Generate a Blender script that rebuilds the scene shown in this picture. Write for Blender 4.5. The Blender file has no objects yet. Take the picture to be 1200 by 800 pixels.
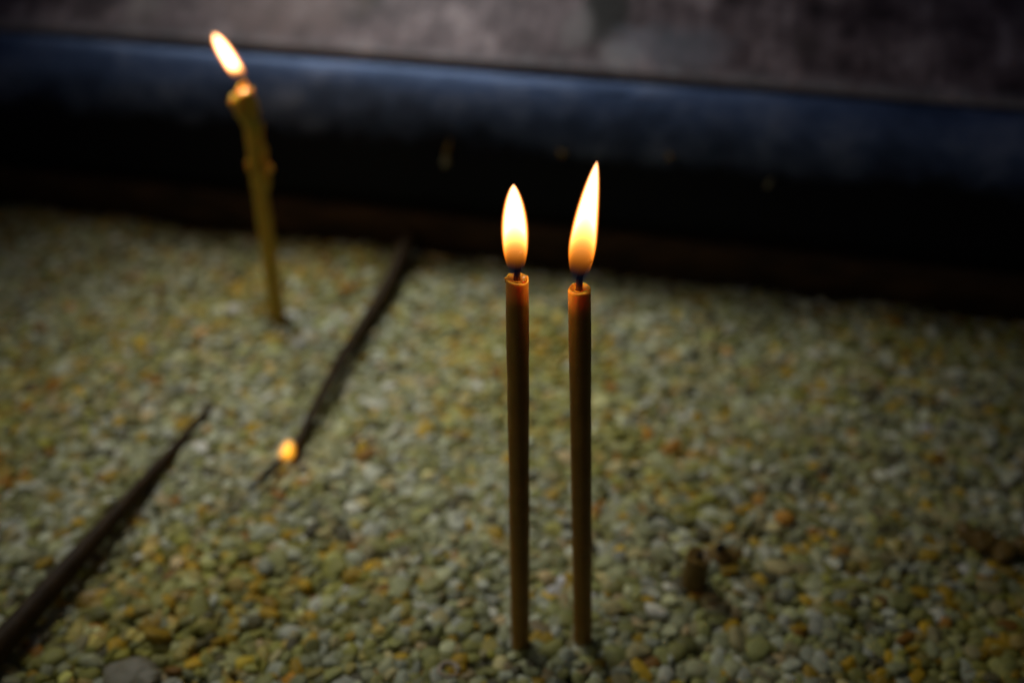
import bpy, bmesh, math, random
import numpy as np
from mathutils import Vector, Matrix, noise

random.seed(7)
rng = np.random.default_rng(11)
scene = bpy.context.scene
COL = scene.collection

# ------------------------------------------------------------------ helpers
def tag(o, label=None, cat=None, group=None, kind=None):
    if label: o['label'] = label
    if cat: o['category'] = cat
    if group: o['group'] = group
    if kind: o['kind'] = kind
    return o

def empty(name, loc, label, cat, group=None):
    o = bpy.data.objects.new(name, None)
    o.empty_display_size = 0.01
    o.location = loc
    COL.objects.link(o)
    return tag(o, label, cat, group)

def link(name, me, mat, parent=None, smooth=True):
    if smooth:
        me.polygons.foreach_set('use_smooth', [True] * len(me.polygons))
    o = bpy.data.objects.new(name, me)
    if mat: me.materials.append(mat)
    COL.objects.link(o)
    if parent: o.parent = parent
    return o

def mesh_of(name, verts, faces):
    me = bpy.data.meshes.new(name)
    me.from_pydata([tuple(v) for v in verts], [], faces)
    me.update()
    return me

def sweep(path, radii, seg=28, cap0=True, cap1=True, jitter=None):
    """tube mesh along a list of points; jitter(i, angle) scales the radius"""
    path = [Vector(p) for p in path]
    n = len(path)
    verts, faces = [], []
    t0 = (path[1] - path[0]).normalized()
    ref = Vector((1, 0, 0)) if abs(t0.x) < 0.8 else Vector((0, 1, 0))
    u = (ref - t0 * ref.dot(t0)).normalized()
    for i in range(n):
        if i == 0: t = path[1] - path[0]
        elif i == n - 1: t = path[-1] - path[-2]
        else: t = path[i + 1] - path[i - 1]
        t.normalize()
        u = (u - t * u.dot(t)).normalized()
        v = t.cross(u)
        for k in range(seg):
            a = 2 * math.pi * k / seg
            r = radii[i] * (jitter(i, a) if jitter else 1.0)
            verts.append(path[i] + u * (r * math.cos(a)) + v * (r * math.sin(a)))
    for i in range(n - 1):
        for k in range(seg):
            k2 = (k + 1) % seg
            faces.append((i * seg + k, i * seg + k2, (i + 1) * seg + k2, (i + 1) * seg + k))
    if cap0: faces.append(tuple(range(seg))[::-1])
    if cap1: faces.append(tuple((n - 1) * seg + k for k in range(seg)))
    return verts, faces

def lumps(items, sub=3, seed=0, amp=0.12):
    """several noisy ellipsoids (centre, radii) in one mesh: blobs of wax"""
    bm = bmesh.new()
    for j, (c, r) in enumerate(items):
        ret = bmesh.ops.create_icosphere(bm, subdivisions=sub, radius=1.0)
        for v in ret['verts']:
            k = 1 + amp * noise.noise(v.co * 1.7 + Vector((seed + j * 3.1, 0, 0)))
            v.co = Vector((c[0] + v.co.x * r[0] * k, c[1] + v.co.y * r[1] * k, c[2] + v.co.z * r[2] * k))
    me = bpy.data.meshes.new('lumps')
    bm.to_mesh(me); bm.free()
    return me

# ------------------------------------------------------------------ materials
class NT:
    def __init__(self, name):
        self.m = bpy.data.materials.new(name)
        self.m.use_nodes = True
        self.t = self.m.node_tree
        self.t.nodes.clear()
        self.out = self.t.nodes.new('ShaderNodeOutputMaterial')
    def n(self, typ, **kw):
        nd = self.t.nodes.new(typ)
        for k, v in kw.items():
            if k.startswith('i_'):
                nd.inputs[k[2:].replace('_', ' ')].default_value = v
            else:
                setattr(nd, k, v)
        return nd
    def l(self, a, b): self.t.links.new(a, b)
    def math(self, op, a, b=None, c=None, clamp=False):
        nd = self.n('ShaderNodeMath', operation=op, use_clamp=clamp)
        for i, x in enumerate((a, b, c)):
            if x is None: continue
            if hasattr(x, 'links'): self.l(x, nd.inputs[i])
            else: nd.inputs[i].default_value = x
        return nd.outputs[0]
    def ramp(self, fac, stops, interp='LINEAR'):
        nd = self.n('ShaderNodeValToRGB')
        cr = nd.color_ramp
        cr.interpolation = interp
        while len(cr.elements) < len(stops): cr.elements.new(0.5)
        for e, (p, c) in zip(cr.elements, stops):
            e.position = p
            e.color = (*c, 1) if len(c) == 3 else c
        self.l(fac, nd.inputs[0])
        return nd.outputs[0]
    def mix(self, fac, a, b, mode='MIX'):
        nd = self.n('ShaderNodeMix', data_type='RGBA', blend_type=mode)
        for s, x in ((nd.inputs[0], fac), (nd.inputs[6], a), (nd.inputs[7], b)):
            if hasattr(x, 'links'): self.l(x, s)
            else: s.default_value = x if not isinstance(x, tuple) else (*x, 1)
        return nd.outputs[2]
    def coords(self, kind='Object', scale=(1, 1, 1), rot=(0, 0, 0)):
        tc = self.n('ShaderNodeTexCoord')
        mp = self.n('ShaderNodeMapping')
        mp.inputs['Scale'].default_value = scale
        mp.inputs['Rotation'].default_value = rot
        self.l(tc.outputs[kind], mp.inputs[0])
        return mp.outputs[0]
    def noise(self, vec, scale, detail=4, rough=0.55):
        nd = self.n('ShaderNodeTexNoise')
        nd.inputs['Scale'].default_value = scale
        nd.inputs['Detail'].default_value = detail
        nd.inputs['Roughness'].default_value = rough
        self.l(vec, nd.inputs['Vector'])
        return nd.outputs['Fac']
    def bump(self, h, strength, dist):
        nd = self.n('ShaderNodeBump')
        nd.inputs['Strength'].default_value = strength
        nd.inputs['Distance'].default_value = dist
        self.l(h, nd.inputs['Height'])
        return nd.outputs[0]
    def pbr(self, col, rough=0.5, spec=0.5, normal=None, **kw):
        b = self.n('ShaderNodeBsdfPrincipled')
        if hasattr(col, 'links'): self.l(col, b.inputs['Base Color'])
        else: b.inputs['Base Color'].default_value = (*col, 1)
        if hasattr(rough, 'links'): self.l(rough, b.inputs['Roughness'])
        else: b.inputs['Roughness'].default_value = rough
        b.inputs['Specular IOR Level'].default_value = spec
        if normal is not None: self.l(normal, b.inputs['Normal'])
        for k, v in kw.items(): b.inputs[k].default_value = v
        self.l(b.outputs[0], self.out.inputs['Surface'])
        return b

def wax_material(name, c1, c2, sss=0.7, scale=0.004, rough=0.42, flake=0.0, spec=0.4, tip_glow=None):
    s = NT(name)
    v = s.coords('Object')
    n1 = s.noise(v, 140, 5)
    n2 = s.noise(s.coords('Object', (1, 1, 0.25)), 420, 4)
    col = s.ramp(n1, [(0.3, c1), (0.7, c2)])
    if flake:
        f = s.ramp(s.noise(s.coords('Object', (1, 1, 0.5)), 520, 3), [(0.66, (0, 0, 0)), (0.72, (1, 1, 1))])
        col = s.mix(s.math('MULTIPLY', f, flake), col, (0.42, 0.25, 0.09))
    if tip_glow:                                              # half molten tip, with the flame's glow painted in as orange
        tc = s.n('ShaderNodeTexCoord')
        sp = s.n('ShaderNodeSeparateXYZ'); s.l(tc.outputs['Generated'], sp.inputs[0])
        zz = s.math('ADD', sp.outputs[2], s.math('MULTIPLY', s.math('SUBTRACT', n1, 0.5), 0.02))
        col = s.mix(s.ramp(zz, [(0.945, (0, 0, 0)), (0.985, (1, 1, 1))], 'EASE'), col, tip_glow)
    h = s.math('ADD', n2, s.math('MULTIPLY', n1, 1.5))
    b = s.pbr(col, rough, spec, s.bump(h, 0.5, 0.0006))
    b.inputs['Subsurface Weight'].default_value = sss
    b.inputs['Subsurface Radius'].default_value = (1.0, 0.38, 0.10)
    b.inputs['Subsurface Scale'].default_value = scale
    return s.m

M = {}
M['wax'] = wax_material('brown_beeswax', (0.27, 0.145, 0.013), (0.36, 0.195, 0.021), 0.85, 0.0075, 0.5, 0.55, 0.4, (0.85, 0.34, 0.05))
M['wax_old'] = wax_material('yellow_beeswax', (0.42, 0.29, 0.02), (0.54, 0.38, 0.04), 0.8, 0.008, 0.45)
M['wax_dark'] = wax_material('dark_brown_wax', (0.026, 0.014, 0.004), (0.048, 0.027, 0.007), 0.1, 0.002, 0.6, 0.0, 0.2)
M['wax_stub'] = wax_material('stub_wax', (0.14, 0.085, 0.012), (0.20, 0.125, 0.020), 0.3, 0.002, 0.5)
M['wax_pale'] = wax_material('pale_wax', (0.42, 0.34, 0.24), (0.55, 0.47, 0.36), 0.3, 0.002, 0.5)

M['wax_grey'] = wax_material('grey_wax', (0.17, 0.155, 0.095), (0.25, 0.23, 0.15), 0.2, 0.002, 0.5)

def pool_material():
    s = NT('molten_wax')
    b = s.pbr((0.80, 0.36, 0.06), 0.06, 0.6, s.bump(s.noise(s.coords(), 500, 2), 0.25, 0.0008))
    b.inputs['Subsurface Weight'].default_value = 0.9
    b.inputs['Subsurface Radius'].default_value = (1, 0.4, 0.12)
    b.inputs['Subsurface Scale'].default_value = 0.004
    return s.m
M['pool'] = pool_material()

def wick_material():
    s = NT('charred_wick')
    tc = s.n('ShaderNodeTexCoord')
    sp = s.n('ShaderNodeSeparateXYZ'); s.l(tc.outputs['Generated'], sp.inputs[0])
    col = s.ramp(sp.outputs[2], [(0.0, (0.30, 0.11, 0.03)), (0.30, (0.10, 0.035, 0.015)), (0.5, (0.004, 0.003, 0.003)), (1.0, (0.006, 0.004, 0.003))])
    s.pbr(col, 0.95, 0.0, s.bump(s.noise(s.coords(), 2500, 3), 0.8, 0.0004))
    return s.m
M['wick'] = wick_material()

def char_material():
    s = NT('charred_black')
    n = s.noise(s.coords(), 900, 4)
    s.pbr(s.ramp(n, [(0.3, (0.006, 0.005, 0.005)), (0.7, (0.022, 0.017, 0.014))]), 0.75, 0.3, s.bump(n, 0.6, 0.0006))
    return s.m
M['char'] = char_material()

def flame_radius(t, belly, tip):
    """half width of a flame along its height, 1 at the belly"""
    if t < belly:
        q = t / belly
        return (0.34 + 0.66 * math.sin(q * math.pi / 2) ** 0.9) * min(1, (t / 0.03) ** 0.5 if t < 0.03 else 1)
    q = (t - belly) / (1 - belly)
    return max(0.0, 1 - q ** (1.65 * tip)) ** 0.70

def flame_material(name, shape, power, hollow=0.50, soot=750.0, green=0.46, blue=0.19, edge=1.5):
    """a burning gas: emission through the volume, strongest on the axis and fading to the rim, where it turns
    orange; a dark faintly blue zone round the wick"""
    H, R, lean, belly, curl, tip = shape
    s = NT(name)
    tc = s.n('ShaderNodeTexCoord')
    sp = s.n('ShaderNodeSeparateXYZ'); s.l(tc.outputs['Object'], sp.inputs[0])
    z = s.math('DIVIDE', sp.outputs[2], H, clamp=True)
    sn = s.math('SINE', s.math('MULTIPLY', z, math.pi))
    dx = s.math('SUBTRACT', sp.outputs[0], s.math('ADD', s.math('MULTIPLY', z, lean[0]), s.math('MULTIPLY', sn, curl[0])))
    dy = s.math('SUBTRACT', sp.outputs[1], s.math('ADD', s.math('MULTIPLY', z, lean[1]), s.math('MULTIPLY', sn, curl[1])))
    N = 28
    pr = s.ramp(z, [(i / (N - 1), (max(flame_radius(i / (N - 1), belly, tip), 0.02),) * 3) for i in range(N)])
    rz = s.math('MULTIPLY', pr, R)
    r2 = s.math('DIVIDE', s.math('ADD', s.math('MULTIPLY', dx, dx), s.math('MULTIPLY', dy, dy)), s.math('MULTIPLY', rz, rz))
    core = s.math('SUBTRACT', 1.0, r2, clamp=True)
    t = s.math('ADD', s.math('SUBTRACT', z, s.math('MULTIPLY', core, hollow)), 0.4 * hollow * hollow + 0.02)
    k = s.ramp(t, [(0.0, (0.006,) * 3), (0.08, (0.018,) * 3), (0.16, (0.06,) * 3), (0.24, (0.22,) * 3), (0.38, (1, 1, 1)), (1.0, (1, 1, 1))])
    low = s.ramp(s.math('SUBTRACT', z, s.math('MULTIPLY', core, 0.15)), [(0.11, (0, 0, 0)), (0.25, (1, 1, 1))])
    ex = s.math('MULTIPLY_ADD', s.ramp(z, [(0.15, (0, 0, 0)), (0.42, (1, 1, 1))]), edge - 0.55, 0.55)
    fall = s.math('MULTIPLY', s.math('POWER', core, ex), low)
    c = s.ramp(t, [(0.04, (1.0, 0.34, 0.02)), (0.20, (1.0, 0.38, 0.03)), (0.38, (1.0, green, blue)), (1.0, (1.0, green, blue))])
    c = s.mix(s.ramp(core, [(0.04, (0, 0, 0)), (0.60, (1, 1, 1))], 'EASE'), (1.0, 0.22, 0.006), c)   # cooler gas at the rim burns orange
    e1 = s.n('ShaderNodeEmission'); s.l(c, e1.inputs[0]); s.l(s.math('MULTIPLY', s.math('MULTIPLY', k, fall), power), e1.inputs[1])
    e2 = s.n('ShaderNodeEmission'); e2.inputs[0].default_value = (0.10, 0.20, 0.5, 1)
    b = s.ramp(z, [(0.0, (0, 0, 0)), (0.05, (1, 1, 1)), (0.16, (0.6, 0.6, 0.6)), (0.26, (0, 0, 0))])
    s.l(s.math('MULTIPLY', b, 6.0 if soot else 0.0), e2.inputs[1])
    a1 = s.n('ShaderNodeAddShader'); s.l(e1.outputs[0], a1.inputs[0]); s.l(e2.outputs[0], a1.inputs[1])
    last = a1
    if soot:
        ab = s.n('ShaderNodeVolumeAbsorption'); ab.inputs[0].default_value = (0.02, 0.025, 0.04, 1)
        q = s.ramp(z, [(0.0, (0.15, 0.15, 0.15)), (0.09, (0.7, 0.7, 0.7)), (0.22, (1, 1, 1)), (0.38, (0, 0, 0))])
        s.l(s.math('MULTIPLY', s.math('MULTIPLY', q, core), soot), ab.inputs[1])
        last = s.n('ShaderNodeAddShader'); s.l(a1.outputs[0], last.inputs[0]); s.l(ab.outputs[0], last.inputs[1])
    s.l(last.outputs[0], s.out.inputs['Volume'])
    s.m.cycles.volume_step_rate = 0.3
    return s.m
# height, widest radius, lean, belly, curl, tip sharpness
SHAPE_SHORT = (0.0300, 0.0041, (-0.0008, 0), 0.49, (0, 0), 1.15)
SHAPE_TALL = (0.0402, 0.0042, (0.0036, 0), 0.39, (-0.0006, 0), 0.85)
SHAPE_FAR = (0.0260, 0.0042, (-0.0110, 0), 0.45, (0, 0), 2.0)
SHAPE_SMALL = (0.0135, 0.0047, (0.0030, 0.002), 0.5, (0, 0), 1.8)
M['flame_short'] = flame_material('short_candle_flame', SHAPE_SHORT, 4800.0)
M['flame_tall'] = flame_material('tall_candle_flame', SHAPE_TALL, 4800.0)
M['flame_far'] = flame_material('far_candle_flame', SHAPE_FAR, 3200.0, 0.05, 0.0)
M['flame_small'] = flame_material('small_orange_flame', SHAPE_SMALL, 360.0, 0.0, 0.0, 0.42, 0.03)

def pebble_material():
    s = NT('pebbles')
    at = s.n('ShaderNodeAttribute'); at.attribute_name = 'pebble_colour'
    v = s.coords('Object')
    n1 = s.noise(v, 320, 5, 0.6)
    n2 = s.noise(v, 1500, 3)
    k = s.ramp(n1, [(0.25, (0.66, 0.66, 0.62)), (0.5, (1, 1, 1)), (0.75, (1.22, 1.2, 1.1))])
    col = s.mix(1.0, at.outputs['Color'], k, 'MULTIPLY')
    s.pbr(col, s.math('MULTIPLY_ADD', n2, 0.3, 0.42), 0.35, s.bump(s.math('ADD', n1, s.math('MULTIPLY', n2, 0.4)), 0.45, 0.0008))
    return s.m
M['pebble'] = pebble_material()

def ground_material():
    s = NT('silt')
    n = s.noise(s.coords(), 260, 5)
    s.pbr(s.ramp(n, [(0.3, (0.02, 0.02, 0.012)), (0.7, (0.07, 0.065, 0.035))]), 0.9, 0.2, s.bump(n, 0.8, 0.002))
    return s.m
M['ground'] = ground_material()

def rim_material():
    s = NT('black_painted_metal')
    v = s.coords('Object')
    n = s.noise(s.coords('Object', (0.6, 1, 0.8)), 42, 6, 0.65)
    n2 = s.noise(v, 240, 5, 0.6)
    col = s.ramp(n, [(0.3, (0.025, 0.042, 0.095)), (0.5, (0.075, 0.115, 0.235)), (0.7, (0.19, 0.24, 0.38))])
    tc = s.n('ShaderNodeTexCoord')
    sp = s.n('ShaderNodeSeparateXYZ'); s.l(tc.outputs['Object'], sp.inputs[0])
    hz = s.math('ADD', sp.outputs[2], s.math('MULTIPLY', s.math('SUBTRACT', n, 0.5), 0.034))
    top_sheen = s.ramp(hz, [(0.074, (0, 0, 0)), (0.100, (1, 1, 1))])        # mask of the blue sky sheen painted into the rounded top
    dark_face = s.mix(n2, (0.004, 0.004, 0.006), (0.012, 0.011, 0.012))  # upright face kept black: its unlit look is put into the colour
    col = s.mix(top_sheen, dark_face, col)
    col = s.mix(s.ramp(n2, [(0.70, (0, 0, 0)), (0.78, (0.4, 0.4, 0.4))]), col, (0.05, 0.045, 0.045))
    b = s.pbr(col, s.math('MULTIPLY_ADD', n2, 0.3, 0.34), 0.5, s.bump(s.math('ADD', n2, s.math('MULTIPLY', n, 3.0)), 0.45, 0.0016))
    s.l(s.math('MULTIPLY_ADD', top_sheen, 0.85, 0.12), b.inputs['Specular IOR Level'])
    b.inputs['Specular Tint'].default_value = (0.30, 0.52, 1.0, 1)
    return s.m
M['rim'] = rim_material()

def strip_material():
    s = NT('rusty_strip')
    n = s.noise(s.coords('Object', (0.5, 1, 1.4)), 70, 6, 0.65)
    s.pbr(s.ramp(n, [(0.3, (0.014, 0.009, 0.005)), (0.6, (0.050, 0.026, 0.010)), (0.8, (0.12, 0.065, 0.025))]), 0.8, 0.2, s.bump(n, 0.6, 0.002))
    return s.m
M['strip'] = strip_material()

def plate_material():
    """timeworn grey sheet metal with streaks running down it, a soot mark, a rust run and a scuff"""
    s = NT('worn_grey_metal')
    tc = s.n('ShaderNodeTexCoord')
    v = s.coords('Object')
    n = s.noise(v, 24, 7, 0.68)
    st = s.noise(s.coords('Object', (1, 0.12, 0.12)), 120, 5, 0.6)
    fine = s.noise(v, 260, 4, 0.6)
    col = s.ramp(s.math('ADD', s.math('MULTIPLY', n, 0.75), s.math('MULTIPLY', st, 0.25)),
                 [(0.40, (0.038, 0.026, 0.032)), (0.46, (0.120, 0.086, 0.100)), (0.53, (0.215, 0.165, 0.185)), (0.60, (0.42, 0.345, 0.370))])
    sp = s.n('ShaderNodeSeparateXYZ'); s.l(tc.outputs['Object'], sp.inputs[0])
    wob = s.math('MULTIPLY', s.math('SUBTRACT', s.noise(v, 75, 5), 0.5), 1.4)
    def blob(cx, cy, rx, ry):
        a = s.math('DIVIDE', s.math('SUBTRACT', sp.outputs[0], cx), rx)
        b = s.math('DIVIDE', s.math('SUBTRACT', sp.outputs[1], cy), ry)
        d = s.math('ADD', s.math('ADD', s.math('MULTIPLY', a, a), s.math('MULTIPLY', b, b)), wob)
        return d
    for (cx, cy, rx, ry, c, f) in PLATE_MARKS:
        d = blob(cx, cy, rx, ry)
        mk = s.ramp(d, [(0.1, (f, f, f)), (1.3, (0, 0, 0))], 'EASE')
        col = s.mix(mk, col, c)
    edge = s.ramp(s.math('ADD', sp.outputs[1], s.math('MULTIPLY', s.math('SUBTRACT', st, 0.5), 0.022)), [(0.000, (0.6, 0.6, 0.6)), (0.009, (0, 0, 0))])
    col = s.mix(edge, col, (0.42, 0.43, 0.48))  # light catching the plate's lower lip, painted as a pale edge
    rough = s.math('MULTIPLY_ADD', fine, 0.3, 0.45)
    s.pbr(col, rough, 0.4, s.bump(s.math('ADD', fine, n), 0.3, 0.0015))
    return s.m

# ------------------------------------------------------------------ ground and gravel
WA = Vector((-0.3579, 0.6255, 0)); WB = Vector((0.2960, 0.4785, 0))
WD = (WB - WA).normalized()                     # along the metal wall, left to right
WN = Vector((WD.y, -WD.x, 0))                   # towards the gravel (and the camera)
WANG = math.atan2(WD.y, WD.x)

g = bmesh.new()
bmesh.ops.create_grid(g, x_segments=60, y_segments=44, size=0.5)
for v in g.verts:
    v.co = Vector((v.co.x * 1.9, 0.33 + v.co.y * 1.35, 0))
    v.co.z = -0.0065 + 0.0015 * noise.noise(v.co * 9)
me = bpy.data.meshes.new('ground'); g.to_mesh(me); g.free()
tag(link('ground', me, M['ground']), kind='structure')

def ico(sub):
    bm = bmesh.new()
    bmesh.ops.create_icosphere(bm, subdivisions=sub, radius=1.0)
    bm.verts.ensure_lookup_table()
    V = np.array([v.co[:] for v in bm.verts]); F = np.array([[v.index for v in f.verts] for f in bm.faces])
    bm.free()
    return V, F

PAL = np.array([
    (0.285, 0.300, 0.175), (0.350, 0.362, 0.235), (0.400, 0.425, 0.350), (0.500, 0.520, 0.475),
    (0.400, 0.355, 0.190), (0.225, 0.222, 0.075), (0.420, 0.280, 0.025), (0.340, 0.165, 0.022),
    (0.110, 0.100, 0.055), (0.450, 0.350, 0.200), (0.290, 0.300, 0.115)])
WTS = np.array([0.19, 0.16, 0.15, 0.11, 0.11, 0.10, 0.065, 0.018, 0.05, 0.035, 0.12]); WTS /= WTS.sum()
WTS_WARM = np.array([0.14, 0.12, 0.08, 0.04, 0.14, 0.14, 0.18, 0.045, 0.03, 0.07, 0.15]); WTS_WARM /= WTS_WARM.sum()

def pebble_variants(sub, n):
    V, F = ico(sub)
    out = []
    for k in range(n):
        W = V.copy()
        e = rng.uniform(0.72, 0.95)
        W = np.sign(W) * np.abs(W) ** e                       # a little blocky
        W /= np.abs(W).max(0)
        a = rng.normal(size=(5, 3)); a /= np.linalg.norm(a, axis=1)[:, None]
        ph = rng.uniform(0, 6.28, 5)
        s = sum(0.055 * np.sin(2.6 * (V @ a[i]) + ph[i]) for i in range(5))
        W = W * (1 + s)[:, None]
        for i in range(2):                                    # a couple of chipped flats
            d = rng.normal(size=3); d /= np.linalg.norm(d)
            h = W @ d; lim = rng.uniform(0.62, 0.85)
            W = W - np.maximum(h - lim, 0)[:, None] * d * 0.75
        out.append(W)
    return np.array(out), F

def hgt(x, y):
    return 0.0018 * np.sin(x * 31 + 1.3) * np.cos(y * 27 + 0.4) + 0.0012 * np.sin(x * 67 - y * 53)

def gravel_points(x0, x1, y0, y1, cell):
    nx, ny = int((x1 - x0) / cell), int((y1 - y0) / cell)
    X, Y = np.meshgrid(np.arange(nx), np.arange(ny))
    X = x0 + (X.ravel() + 0.5 * (Y.ravel() % 2) + rng.uniform(-.42, .42, nx * ny)) * cell
    Y = y0 + (Y.ravel() + rng.uniform(-.42, .42, nx * ny)) * cell
    d = (X - WA.x) * WN.x + (Y - WA.y) * WN.y                 # distance in front of the wall
    k = d > 0.004
    return X[k], Y[k]

KEEP_OUT = [(0.0033, 0.2499, 0.0030), (0.0277, 0.2507, 0.0030), (-0.1362, 0.4812, 0.003), (0.0765, 0.2805, 0.0045)]

allV, allF, allC = [], [], []
voff = 0
def add_pebbles(X, Y, sub, nvar, rmin, rmax, zlift):
    global voff
    n = len(X)
    var, F = pebble_variants(sub, nvar)
    idx = rng.integers(0, nvar, n)
    r = rmin + (rmax - rmin) * rng.beta(1.6, 2.6, n)
    ax = np.stack([r * rng.uniform(0.95, 1.35, n), r * rng.uniform(0.75, 1.0, n), r * rng.uniform(0.42, 0.66, n)], 1)
    yaw = rng.uniform(0, 2 * np.pi, n); tilt = np.abs(rng.normal(0, 0.34, n)); td = rng.uniform(0, 2 * np.pi, n)
    cy, sy = np.cos(yaw), np.sin(yaw)
    Rz = np.zeros((n, 3, 3)); Rz[:, 0, 0] = cy; Rz[:, 0, 1] = -sy; Rz[:, 1, 0] = sy; Rz[:, 1, 1] = cy; Rz[:, 2, 2] = 1
    kx, ky = np.cos(td), np.sin(td); c, s = np.cos(tilt), np.sin(tilt)
    K = np.zeros((n, 3, 3)); K[:, 0, 2] = ky; K[:, 1, 2] = -kx; K[:, 2, 0] = -ky; K[:, 2, 1] = kx
    R = np.eye(3)[None] + s[:, None, None] * K + (1 - c)[:, None, None] * (K @ K)
    R = R @ Rz
    Vv = var[idx] * ax[:, None, :]
    Vv = np.einsum('nij,nvj->nvi', R, Vv)
    Z = hgt(X, Y) + zlift + rng.uniform(-0.0008, 0.0006, n)
    Vv += np.stack([X, Y, Z], 1)[:, None, :]
    nv = Vv.shape[1]
    allV.append(Vv.reshape(-1, 3))
    allF.append((F[None] + (np.arange(n) * nv)[:, None, None] + voff).reshape(-1, 3))
    voff += n * nv
    warm = (np.sin(X * 23 + 2 * np.sin(Y * 19)) + np.sin(Y * 29 + 1.1 + 1.7 * np.sin(X * 17)) + rng.normal(0, 0.7, n)) > 1.05
    pick = np.where(warm, rng.choice(len(PAL), n, p=WTS_WARM), rng.choice(len(PAL), n, p=WTS))
    C = PAL[pick] * np.exp(rng.normal(0, 0.24, n))[:, None] * np.array([1.0, 1.0, 0.84])
    C[warm] *= np.array([0.98, 0.93, 0.50])                  # amber wax film in patches + rng.normal(0, 0.012, (n, 3))
    C = np.clip(C, 0.01, 0.7)
    allC.append(np.repeat(np.concatenate([C, np.ones((n, 1))], 1), nv, axis=0))

def thin(X, Y):
    k = np.ones(len(X), bool)
    for (a, b, r) in KEEP_OUT: k &= (X - a) ** 2 + (Y - b) ** 2 > (r + 0.001) ** 2
    return X[k], Y[k]

X, Y = gravel_points(-0.62, 0.66, 0.06, 0.78, 0.0043)
X, Y = thin(X, Y)
near = (Y < 0.43) & (np.abs(X) < 0.30)
add_pebbles(X[near], Y[near], 3, 26, 0.0020, 0.0049, 0.0)
add_pebbles(X[~near], Y[~near], 2, 26, 0.0020, 0.0049, 0.0)
X, Y = gravel_points(-0.62, 0.66, 0.06, 0.78, 0.0062)
add_pebbles(X, Y, 2, 16, 0.0030, 0.0050, -0.0020)              # the layer below, seen in the gaps
X, Y = gravel_points(-0.45, 0.45, 0.12, 0.70, 0.021)
X, Y = thin(X, Y)
sel = rng.random(len(X)) < 0.35
add_pebbles(X[sel], Y[sel], 3, 16, 0.0036, 0.0056, 0.0010)      # larger stones lying on top
V = np.concatenate(allV); F = np.concatenate(allF); C = np.concatenate(allC)
me = bpy.data.meshes.new('gravel')
me.vertices.add(len(V)); me.vertices.foreach_set('co', V.astype(np.float32).ravel())
me.loops.add(F.size); me.loops.foreach_set('vertex_index', F.astype(np.int32).ravel())
me.polygons.add(len(F)); me.polygons.foreach_set('loop_start', np.arange(0, F.size, 3, dtype=np.int32))
me.polygons.foreach_set('use_smooth', np.ones(len(F), bool))
at = me.color_attributes.new('pebble_colour', 'FLOAT_COLOR', 'POINT')
at.data.foreach_set('color', C.astype(np.float32).ravel())
me.update(calc_edges=True)
go = bpy.data.objects.new('gravel', me); me.materials.append(M['pebble']); COL.objects.link(go)
tag(go, 'bed of small greenish grey and ochre pebbles filling the candle tray', 'gravel', kind='stuff')

# ------------------------------------------------------------------ the metal wall of the tray
# local frame: x along the wall, y away from the gravel, z up; origin where the photo's middle meets it
wall = empty('metal_wall', (0.0, 0.545, 0.0), 'black metal side of the tray with rounded top and timeworn grey plate behind', 'tray wall')
wall.rotation_euler.z = WANG
def extrude(profile, x0, x1, n, wob=0.0):
    verts, faces = [], []
    m = len(profile)
    for i in range(n + 1):
        x = x0 + (x1 - x0) * i / n
        for j, (y, z) in enumerate(profile):
            w = wob * noise.noise(Vector((x * 9, j * 0.35, 4.2)))
            verts.append((x, y + w, z + w))
    for i in range(n):
        for j in range(m):
            j2 = (j + 1) % m
            faces.append((i * m + j, (i + 1) * m + j, (i + 1) * m + j2, i * m + j2))
    faces.append(tuple(range(m))); faces.append(tuple(n * m + j for j in range(m))[::-1])
    return verts, faces
front = [(0.0, 0.030), (0.0, 0.045), (0.0, 0.058)]
for k in range(1, 15):
    a = math.radians(82) * k / 14
    front.append((0.0250 * (1 - math.cos(a)) * 1.02, 0.062 + 0.0520 * math.sin(a) ** 1.15))
prof = front + [(0.030, 0.1125), (0.030, 0.030)]
v, f = extrude(prof, -0.62, 0.66, 120, 0.0009)
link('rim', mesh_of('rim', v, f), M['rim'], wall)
v, f = extrude([(-0.004, -0.004), (-0.004, 0.026), (-0.0025, 0.0285), (0.010, 0.0285), (0.010, -0.004)], -0.62, 0.66, 120, 0.0007)
link('base_strip', mesh_of('base_strip', v, f), M['strip'], wall)
# the grey plate slopes up and away behind the rim; its own frame: x along, y up the slope
SL = math.radians(33)
PLATE_MARKS = [
    (0.044, 0.048, 0.017, 0.040, (0.008, 0.007, 0.007), 1.0),    # soot mark
    (-0.106, 0.052, 0.010, 0.030, (0.075, 0.045, 0.032), 0.75),   # rust run
    (0.056, 0.014, 0.016, 0.012, (0.46, 0.45, 0.47), 0.55),        # pale scuff
    (0.028, 0.030, 0.012, 0.020, (0.34, 0.33, 0.34), 0.5),
    (-0.25, 0.05, 0.018, 0.06, (0.36, 0.33, 0.32), 0.5),
    (-0.16, 0.030, 0.060, 0.030, (0.30, 0.215, 0.205), 0.55),       # warmer, rusty tinted area
    (0.085, 0.022, 0.045, 0.020, (0.25, 0.28, 0.35), 0.5),          # bluish bare metal
    (0.16, 0.03, 0.010, 0.014, (0.08, 0.06, 0.06), 0.6)]
M['plate'] = plate_material()
v, f = extrude([(0.0, -0.0035), (0.0, 0.0), (0.0012, 0.0014), (0.004, 0.0018), (0.30, 0.0), (0.30, -0.0035)], -0.62, 0.66, 120, 0.0005)
pl = link('plate', mesh_of('plate', v, f), M['plate'], wall)
pl.location = (0, 0.0250, 0.1165); pl.rotation_euler.x = SL
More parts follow.
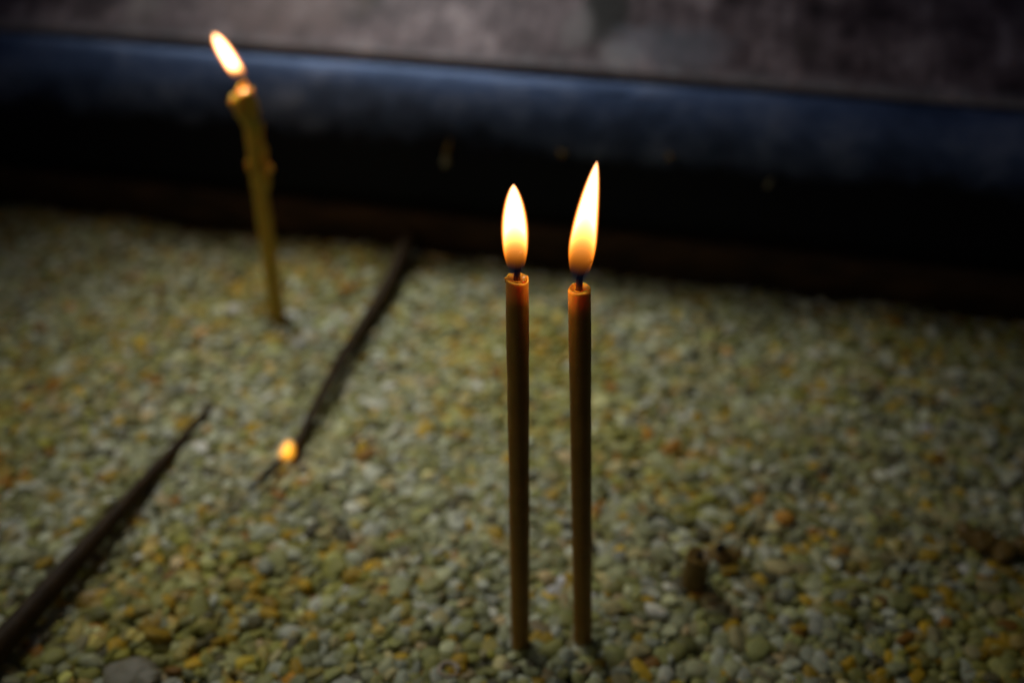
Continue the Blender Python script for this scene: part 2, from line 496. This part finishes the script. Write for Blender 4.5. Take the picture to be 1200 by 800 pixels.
def wall_drip(x, z, w, h, lean, mat, yo=-0.001):
    pts = [(x + lean * (1 - t) , yo, z + h * t) for t in (0, .25, .5, .75, 1)]
    rr = [w * .7, w, w * .75, w * .5, w * .25]
    vv, ff = sweep([(p[0], p[1], p[2]) for p in pts], rr, 14, jitter=lambda i, a: 1 + .25 * noise.noise(Vector((i * 1.3, math.cos(a), math.sin(a) + x * 50))))
    return link('wax_drip', mesh_of('wax_drip', vv, ff), mat, wall)
wall_drip(-0.040, 0.062, 0.0026, 0.008, -0.001, M['wax_grey'])
wall_drip(-0.0375, 0.069, 0.0016, 0.010, -0.003, M['wax_stub'])
wall_drip(0.0285, 0.0755, 0.0022, 0.0035, 0.003, M['wax_stub'])
wall_drip(0.091, 0.080, 0.0022, 0.003, 0.002, M['wax_stub'])
wall_drip(0.150, 0.068, 0.0014, 0.006, -0.002, M['wax_grey'])

# ------------------------------------------------------------------ flames, wicks, tapers
def flame_mesh(shape, seg=32, n=36):
    """teardrop; the axis leans and curls"""
    H, R, lean, belly, curl, tip = shape
    path, rad = [], []
    for i in range(n + 1):
        t = i / n
        path.append((lean[0] * t + curl[0] * math.sin(math.pi * t), lean[1] * t + curl[1] * math.sin(math.pi * t), H * t))
        rad.append(R * max(flame_radius(t, belly, tip), 0.01))
    v, f = sweep(path, rad, seg)
    return mesh_of('flame', v, f)

def flame_light(name, parent, loc, power, radius=0.0025):
    ld = bpy.data.lights.new(name, 'POINT')
    ld.color = (1.0, 0.55, 0.20); ld.energy = power; ld.shadow_soft_size = radius
    lo = bpy.data.objects.new(name, ld); COL.objects.link(lo); lo.parent = parent; lo.location = loc
    return lo

def taper_mesh(top, R, Rbase, H0=-0.025, seg=40, n=90, seed=0, bowl=True, bend=(0, 0)):
    """a hand rolled taper from below the gravel up to `top`, with a dished melted top"""
    top = Vector(top)
    path, rad = [], []
    for i in range(n + 1):
        t = i / n
        z = H0 + (top.z - H0) * t
        k = z / top.z
        path.append((top.x * k + bend[0] * math.sin(math.pi * max(k, 0)), top.y * k + bend[1] * math.sin(math.pi * max(k, 0)), z))
        r = Rbase + (R - Rbase) * t
        r *= 1 + 0.018 * noise.noise(Vector((seed, 0, z * 60))) + 0.012 * noise.noise(Vector((seed, 3, z * 220)))
        rad.append(r)
    if bowl:
        c = Vector(path[-1])
        for (dr, dz) in ((1.0, 0.0004), (0.975, 0.0007), (0.92, 0.0009), (0.85, 0.0008), (0.74, 0.0004), (0.55, 0.0), (0.3, -0.0002), (0.05, -0.0003)):
            path.append(c + Vector((0, 0, dz))); rad.append(R * dr)
    # rings are built level so that the bowl can fold back inside
    verts, faces = [], []
    for i, (p, r) in enumerate(zip(path, rad)):
        for k in range(seg):
            a = 2 * math.pi * k / seg
            j = 1 + 0.02 * noise.noise(Vector((math.cos(a) * 1.2 + seed, math.sin(a) * 1.2, p[2] * 90)))
            dz = 0.0009 * noise.noise(Vector((math.cos(a) * 1.3 + seed * 2, math.sin(a) * 1.3, 7))) if i > n - 2 else 0
            verts.append((p[0] + r * j * math.cos(a), p[1] + r * j * math.sin(a), p[2] + dz))
    m = len(path)
    for i in range(m - 1):
        for k in range(seg):
            k2 = (k + 1) % seg
            faces.append((i * seg + k, i * seg + k2, (i + 1) * seg + k2, (i + 1) * seg + k))
    faces.append(tuple(range(seg))[::-1]); faces.append(tuple((m - 1) * seg + k for k in range(seg)))
    return mesh_of('taper', verts, faces)

def disc_mesh(c, r, seg=32, rings=6, seed=0):
    verts, faces = [Vector(c)], []
    for i in range(1, rings + 1):
        q = i / rings
        for k in range(seg):
            a = 2 * math.pi * k / seg
            z = 0.0006 * q ** 4 + 0.00022 * noise.noise(Vector((q * 3 * math.cos(a) + seed, q * 3 * math.sin(a), 0)))
            verts.append(Vector(c) + Vector((r * q * math.cos(a), r * q * math.sin(a), z)))
    for k in range(seg):
        faces.append((0, 1 + k, 1 + (k + 1) % seg))
    for i in range(rings - 1):
        for k in range(seg):
            k2 = (k + 1) % seg
            faces.append((1 + i * seg + k, 1 + (i + 1) * seg + k, 1 + (i + 1) * seg + k2, 1 + i * seg + k2))
    return mesh_of('wax_pool', verts, faces)

GROUP = 'lit brown tapers in front'
def lit_taper(base, top, R, Rb, seed, label, wick, wick_r, fl, fm, flame_at):
    t = empty('lit_candle', base, label, 'candle', GROUP)
    link('taper', taper_mesh(top, R, Rb, seed=seed), M['wax'], t)
    T = Vector(top)
    link('wax_pool', disc_mesh(T + Vector((0, 0, 0.00035)), R * 0.82, seed=seed), M['pool'], t)
    pts = [T + Vector(p) for p in wick]
    v, f = sweep(pts, wick_r, 14, jitter=lambda i, a: 1 + .16 * noise.noise(Vector((i * .9, 2 * math.cos(a), 2 * math.sin(a) + seed))))
    link('wick', mesh_of('wick', v, f), M['wick'], t)
    fo = link('flame', fl, fm, t); fo.location = T + Vector(flame_at)
    return t, T, fo

def lerp_pts(pts, n):
    """smooth dense path through a few points"""
    P = [Vector(p) for p in pts]; out = []
    for i in range(len(P) - 1):
        p0 = P[max(i - 1, 0)]; p1 = P[i]; p2 = P[i + 1]; p3 = P[min(i + 2, len(P) - 1)]
        for k in range(n):
            t = k / n
            out.append(0.5 * ((2 * p1) + (p2 - p0) * t + (2 * p0 - 5 * p1 + 4 * p2 - p3) * t * t + (3 * p1 - p0 - 3 * p2 + p3) * t ** 3))
    out.append(P[-1])
    return out
def rads(rs, n):
    out = []
    for i in range(len(rs) - 1):
        for k in range(n): out.append(rs[i] + (rs[i + 1] - rs[i]) * k / n)
    out.append(rs[-1]); return out

wk = lerp_pts([(0, 0, -0.002), (0, 0, 0.0015), (0.0002, 0, 0.0045), (0.0006, -0.0002, 0.0075), (0.0012, -0.0004, 0.0098)], 5)
wr = rads([0.0012, 0.0010, 0.0009, 0.0009, 0.0006], 5)
cA, TA, fA = lit_taper((0.0033, 0.2499, 0), (-0.0018, 0.0, 0.1668), 0.00345, 0.00365, 1.3,
    'shorter lit taper of the front pair, with the upright oval flame', wk, wr,
    flame_mesh(SHAPE_SHORT), M['flame_short'], (-0.0003, 0, 0.0012))
lp = lumps([((-0.0030, -0.0006, 0.0002), (0.0006, 0.0006, 0.0008)), ((-0.0034, -0.0008, 0.0012), (0.00035, 0.00035, 0.0005)), ((0.0004, -0.0014, 0.0000), (0.0007, 0.0007, 0.0006))], 2, 4)
o = link('wax_bead', lp, M['pool'], cA); o.location = TA
flame_light('flame_glow', cA, TA + Vector((0, 0, 0.0120)), 0.042)

wk = lerp_pts([(-0.0002, 0, -0.002), (-0.0001, 0, 0.002), (0.0, 0, 0.005), (0.0010, -0.0002, 0.0082), (0.0028, -0.0006, 0.0108)], 5)
wr = rads([0.0012, 0.0010, 0.0009, 0.0009, 0.0007], 5)
cB, TB, fB = lit_taper((0.0277, 0.2507, 0), (-0.0077, 0.0, 0.1628), 0.00345, 0.0036, 5.9,
    'taller-flamed lit taper, right one of the front pair', wk, wr,
    flame_mesh(SHAPE_TALL), M['flame_tall'], (-0.0004, 0, 0.0016))
flame_light('flame_glow', cB, TB + Vector((0.0008, 0, 0.0130)), 0.042)

# the leaning candle with dripped wax further back on the left
cC = empty('lit_candle', (-0.1362, 0.4812, 0), 'lit yellow candle with lumpy dripped wax standing far back near the black wall', 'candle')
TC = Vector((0.0022, 0, 0.1345))
link('taper', taper_mesh(TC, 0.0033, 0.0054, seed=9.1, bend=(0.0006, 0)), M['wax_old'], cC)
items = [((-0.0006, -0.0008, -0.001), (0.0052, 0.0050, 0.0045)), ((-0.0042, -0.001, -0.0035), (0.0028, 0.003, 0.004)), ((0.0022, -0.001, -0.0045), (0.0032, 0.003, 0.006)),
         ((-0.0015, -0.002, -0.008), (0.0042, 0.0035, 0.007)), ((0.0010, -0.001, -0.0125), (0.0036, 0.0034, 0.006)), ((0.0042, -0.001, -0.0165), (0.0016, 0.0016, 0.003)),
         ((0.0046, -0.0012, -0.029), (0.0016, 0.0015, 0.0026)), ((0.0036, -0.001, -0.024), (0.0015, 0.0015, 0.007)), ((0.0054, -0.0012, -0.0395), (0.0022, 0.0018, 0.0028)), ((-0.0030, -0.001, -0.039), (0.0014, 0.0015, 0.004)),
         ((0.0038, -0.0005, -0.034), (0.0013, 0.0013, 0.008))]
items = [((c[0] * 1.35, c[1] * 1.2, c[2]), (r[0] * 0.82, r[1] * 0.85, r[2] * 0.9)) for c, r in items]
rs = random.Random(4)
for q in range(26):
    zz = -rs.random() ** 1.3 * 0.055; aa = rs.uniform(0, 6.28); rr_ = rs.uniform(0.0009, 0.0020)
    items.append(((0.0036 * math.cos(aa) + 0.0012 * (-zz / 0.055), 0.0036 * math.sin(aa), zz), (rr_, rr_, rr_ * rs.uniform(1.0, 3.2))))
o = link('wax_drips', lumps(items, 3, 2, 0.5), M['wax_old'], cC); o.location = TC
o = link('wax_pool', disc_mesh((0, -0.0016, 0.0034), 0.0030, seed=3), M['pool'], cC); o.location = TC; o.rotation_euler.x = math.radians(22)
v, f = sweep(lerp_pts([(0, 0, 0.002), (-0.0004, 0, 0.0055), (-0.0014, 0, 0.009)], 5), rads([0.0008, 0.0006, 0.0004], 5), 10)
o = link('wick', mesh_of('wick', v, f), M['wick'], cC); o.location = TC
o = link('flame', flame_mesh(SHAPE_FAR), M['flame_far'], cC); o.location = TC + Vector((0.0004, 0, 0.0050))
flame_light('flame_glow', cC, TC + Vector((-0.007, 0, 0.020)), 0.030)

# dark candle lying from the wall, burning at its near end
P0 = Vector((-0.0605, 0.5800, 0.0135)); P1 = Vector((-0.1045, 0.3560, 0.0066))
cD = empty('lit_candle', (P1.x, P1.y, 0), 'dark candle lying on the pebbles from the wall, burning with a small orange flame', 'candle')
def L(p): return Vector(p) - Vector((P1.x, P1.y, 0))
nn = 40
path = [L(P0.lerp(P1, i / nn)) + Vector((0.0012 * math.sin(i * .16), 0, 0.0012 * math.sin(i * .25 + 1) - 0.003 * math.sin(math.pi * i / nn))) for i in range(nn + 1)]
rr = [0.0056 + (0.0024 - 0.0056) * min(1, 1.15 * i / nn) for i in range(nn + 1)]
v, f = sweep(path, rr, 20, jitter=lambda i, a: 1 + .08 * noise.noise(Vector((i * .35, math.cos(a), math.sin(a)))))
link('taper', mesh_of('taper', v, f), M['wax_dark'], cD)
v, f = sweep(lerp_pts([L(P1), L((-0.1078, 0.349, 0.0074)), L((-0.1125, 0.340, 0.0072)), L((-0.1190, 0.330, 0.0060))], 6), rads([0.0022, 0.0018, 0.0017, 0.0008], 6), 10)
link('wick', mesh_of('wick', v, f), M['char'], cD)  # drawn long and dark to stand for the shadow streak past the flame
o = link('flame', flame_mesh(SHAPE_SMALL), M['flame_small'], cD); o.location = L((-0.1066, 0.3500, 0.0040))
flame_light('flame_glow', cD, L((-0.1055, 0.353, 0.0150)), 0.0004, 0.0015)

# dark candle stuck in the pebbles and leaning low towards the near left
Q0 = Vector((-0.1525, 0.3970, 0.0025)); Q1 = Vector((-0.1575, 0.2000, 0.0)); 
Q1 = Vector((-0.2095, 0.1860, 0.0120))
cE = empty('candle', (Q0.x, Q0.y, 0), 'dark unlit candle leaning low over the pebbles into the near left corner', 'candle')
path = [Q0.lerp(Q1, i / nn) - Vector((Q0.x, Q0.y, 0)) for i in range(nn + 1)]
rr = [0.0018 + (0.0066 - 0.0018) * (i / nn) for i in range(nn + 1)]
v, f = sweep(path, rr, 22, jitter=lambda i, a: 1 + .06 * noise.noise(Vector((i * .35, math.cos(a) + 5, math.sin(a)))))
link('taper', mesh_of('taper', v, f), M['wax_dark'], cE)

# burnt down stub and small litter on the pebbles
cF = empty('candle_stub', (0.0752, 0.2800, 0), 'short burnt-out brown candle stub standing in the pebbles right of the pair', 'candle stub')
link('taper', taper_mesh((0.0004, 0.001, 0.0165), 0.0050, 0.0052, H0=-0.012, n=30, seed=21), M['wax_stub'], cF)
v, f = sweep(lerp_pts([(0.0004, 0.001, 0.0145), (0.0006, 0.001, 0.0175), (0.0016, 0.0005, 0.0195)], 5), rads([0.0012, 0.0011, 0.0008], 5), 10)
link('wick', mesh_of('wick', v, f), M['char'], cF)
cG = empty('candle_stub', (0.0888, 0.2945, 0), 'melted stub sunk level with the pebbles, only its black wick tip showing', 'candle stub')
link('taper', lumps([((0, 0, 0.002), (0.0058, 0.0052, 0.0042)), ((0.005, 0.001, 0.0015), (0.005, 0.004, 0.003))], 3, 8, 0.3), M['wax_stub'], cG)
v, f = sweep(lerp_pts([(-0.001, 0, 0.004), (-0.0012, 0, 0.0075), (0.0006, 0, 0.0095)], 5), rads([0.0016, 0.0016, 0.0012], 5), 10)
link('wick', mesh_of('wick', v, f), M['char'], cG)

def arc(cx, cy, r, a0, a1, z, n=18, sq=0.8):
    return [(cx + r * math.cos(a0 + (a1 - a0) * i / n), cy + sq * r * math.sin(a0 + (a1 - a0) * i / n), z + 0.001 * math.sin(3.1 * i / n)) for i in range(n + 1)]
v, f = sweep(arc(0, 0, 0.0056, 0.1, 3.0, 0.0055), [0.0005 + 0.0006 * math.sin(3.14 * i / 18) for i in range(19)], 10)
o = link('burnt_wick', mesh_of('burnt_wick', v, f), M['char']); o.location = (0.0642, 0.3100, 0)
tag(o, 'curved black piece of burnt wick lying on the pebbles', 'wick')

v, f = sweep(arc(0, 0, 0.0034, 0, 6.0, 0.0075, 24, 0.9), [0.0011 - 0.0005 * i / 24 for i in range(25)], 12)
o = link('snail_shell', mesh_of('snail_shell', v, f), M['wax_pale']); o.location = (-0.0235, 0.2330, 0)
tag(o, 'small pale ring-shaped shell on the pebbles at the bottom edge', 'shell')

o = link('wax_disc', lumps([((0, 0, 0.0030), (0.0105, 0.0080, 0.0022)), ((0.006, -0.003, 0.0032), (0.006, 0.005, 0.0018))], 4, 3, 0.22), M['wax_grey'])
o.location = (-0.1440, 0.2345, 0); o.rotation_euler.z = 0.3
tag(o, 'flat pale blob of spilled wax on the pebbles in the near left corner', 'wax blob')

o = link('wax_lump', lumps([((-0.006, 0.006, 0.004), (0.0035, 0.006, 0.0030)), ((0.000, 0.000, 0.004), (0.0065, 0.0055, 0.0042)), ((0.006, -0.006, 0.004), (0.0060, 0.0060, 0.0036)), ((0.017, -0.003, 0.004), (0.0065, 0.005, 0.0030))], 3, 6, 0.5), M['wax_stub'])
for v_ in o.data.vertices: v_.co.z -= 0.0015
o.location = (0.2040, 0.3030, 0)
tag(o, 'dark brown lump of old wax lying at the right edge of the pebbles', 'wax lump')

v, f = sweep(lerp_pts([(-0.012, 0.006, 0.006), (-0.004, 0.001, 0.008), (0.004, -0.001, 0.0075), (0.011, 0.002, 0.005)], 6), rads([0.001, 0.0022, 0.002, 0.0008], 6), 10)
o = link('wax_shard', mesh_of('wax_shard', v, f), M['wax_stub']); o.location = (-0.0440, 0.5350, 0)
tag(o, 'brown shard of wax on the pebbles beside the lying candle at the wall', 'wax shard')

# ------------------------------------------------------------------ light
w = bpy.data.worlds.new('World'); scene.world = w; w.use_nodes = True
bg = w.node_tree.nodes['Background']
bg.inputs[0].default_value = (0.42, 0.56, 1.0, 1); bg.inputs[1].default_value = 0.018

ld = bpy.data.lights.new('overhead_opening', 'AREA')
ld.shape = 'RECTANGLE'; ld.size = 0.36; ld.size_y = 0.24; ld.energy = 0.228; ld.color = (1.0, 0.985, 0.93)
ld.spread = math.radians(36)
lo = bpy.data.objects.new('overhead_opening', ld); COL.objects.link(lo)
lo.location = (-0.27, 0.74, 0.56)
lo.rotation_euler = (Vector((-0.045, 0.435, 0)) - lo.location).to_track_quat('-Z', 'Y').to_euler()

ld = bpy.data.lights.new('side_fill', 'AREA')  # added fill lamp, brightens the near left sides of the candles
ld.shape = 'RECTANGLE'; ld.size = 0.25; ld.size_y = 0.35; ld.energy = 0.062; ld.color = (1.0, 0.97, 0.90)
ld.spread = math.radians(70)
lo = bpy.data.objects.new('side_fill', ld); COL.objects.link(lo)
lo.location = (-0.62, 0.12, 0.42)
lo.rotation_euler = (Vector((-0.02, 0.33, 0.06)) - lo.location).to_track_quat('-Z', 'Y').to_euler()

# ------------------------------------------------------------------ camera
cd = bpy.data.cameras.new('camera'); cam = bpy.data.objects.new('camera', cd); COL.objects.link(cam)
cam.location = (0, 0, 0.32); cam.rotation_euler = (math.radians(55), 0, 0)
cd.lens = 35; cd.sensor_width = 36; cd.clip_start = 0.01; cd.clip_end = 50
cd.dof.use_dof = True; cd.dof.focus_distance = 0.300; cd.dof.aperture_fstop = 4.0
scene.camera = cam

scene.view_settings.view_transform = 'Standard'; scene.view_settings.look = 'None'
scene.view_settings.exposure = 0; scene.view_settings.gamma = 1
scene.cycles.use_denoising = True
scene.cycles.max_bounces = 8
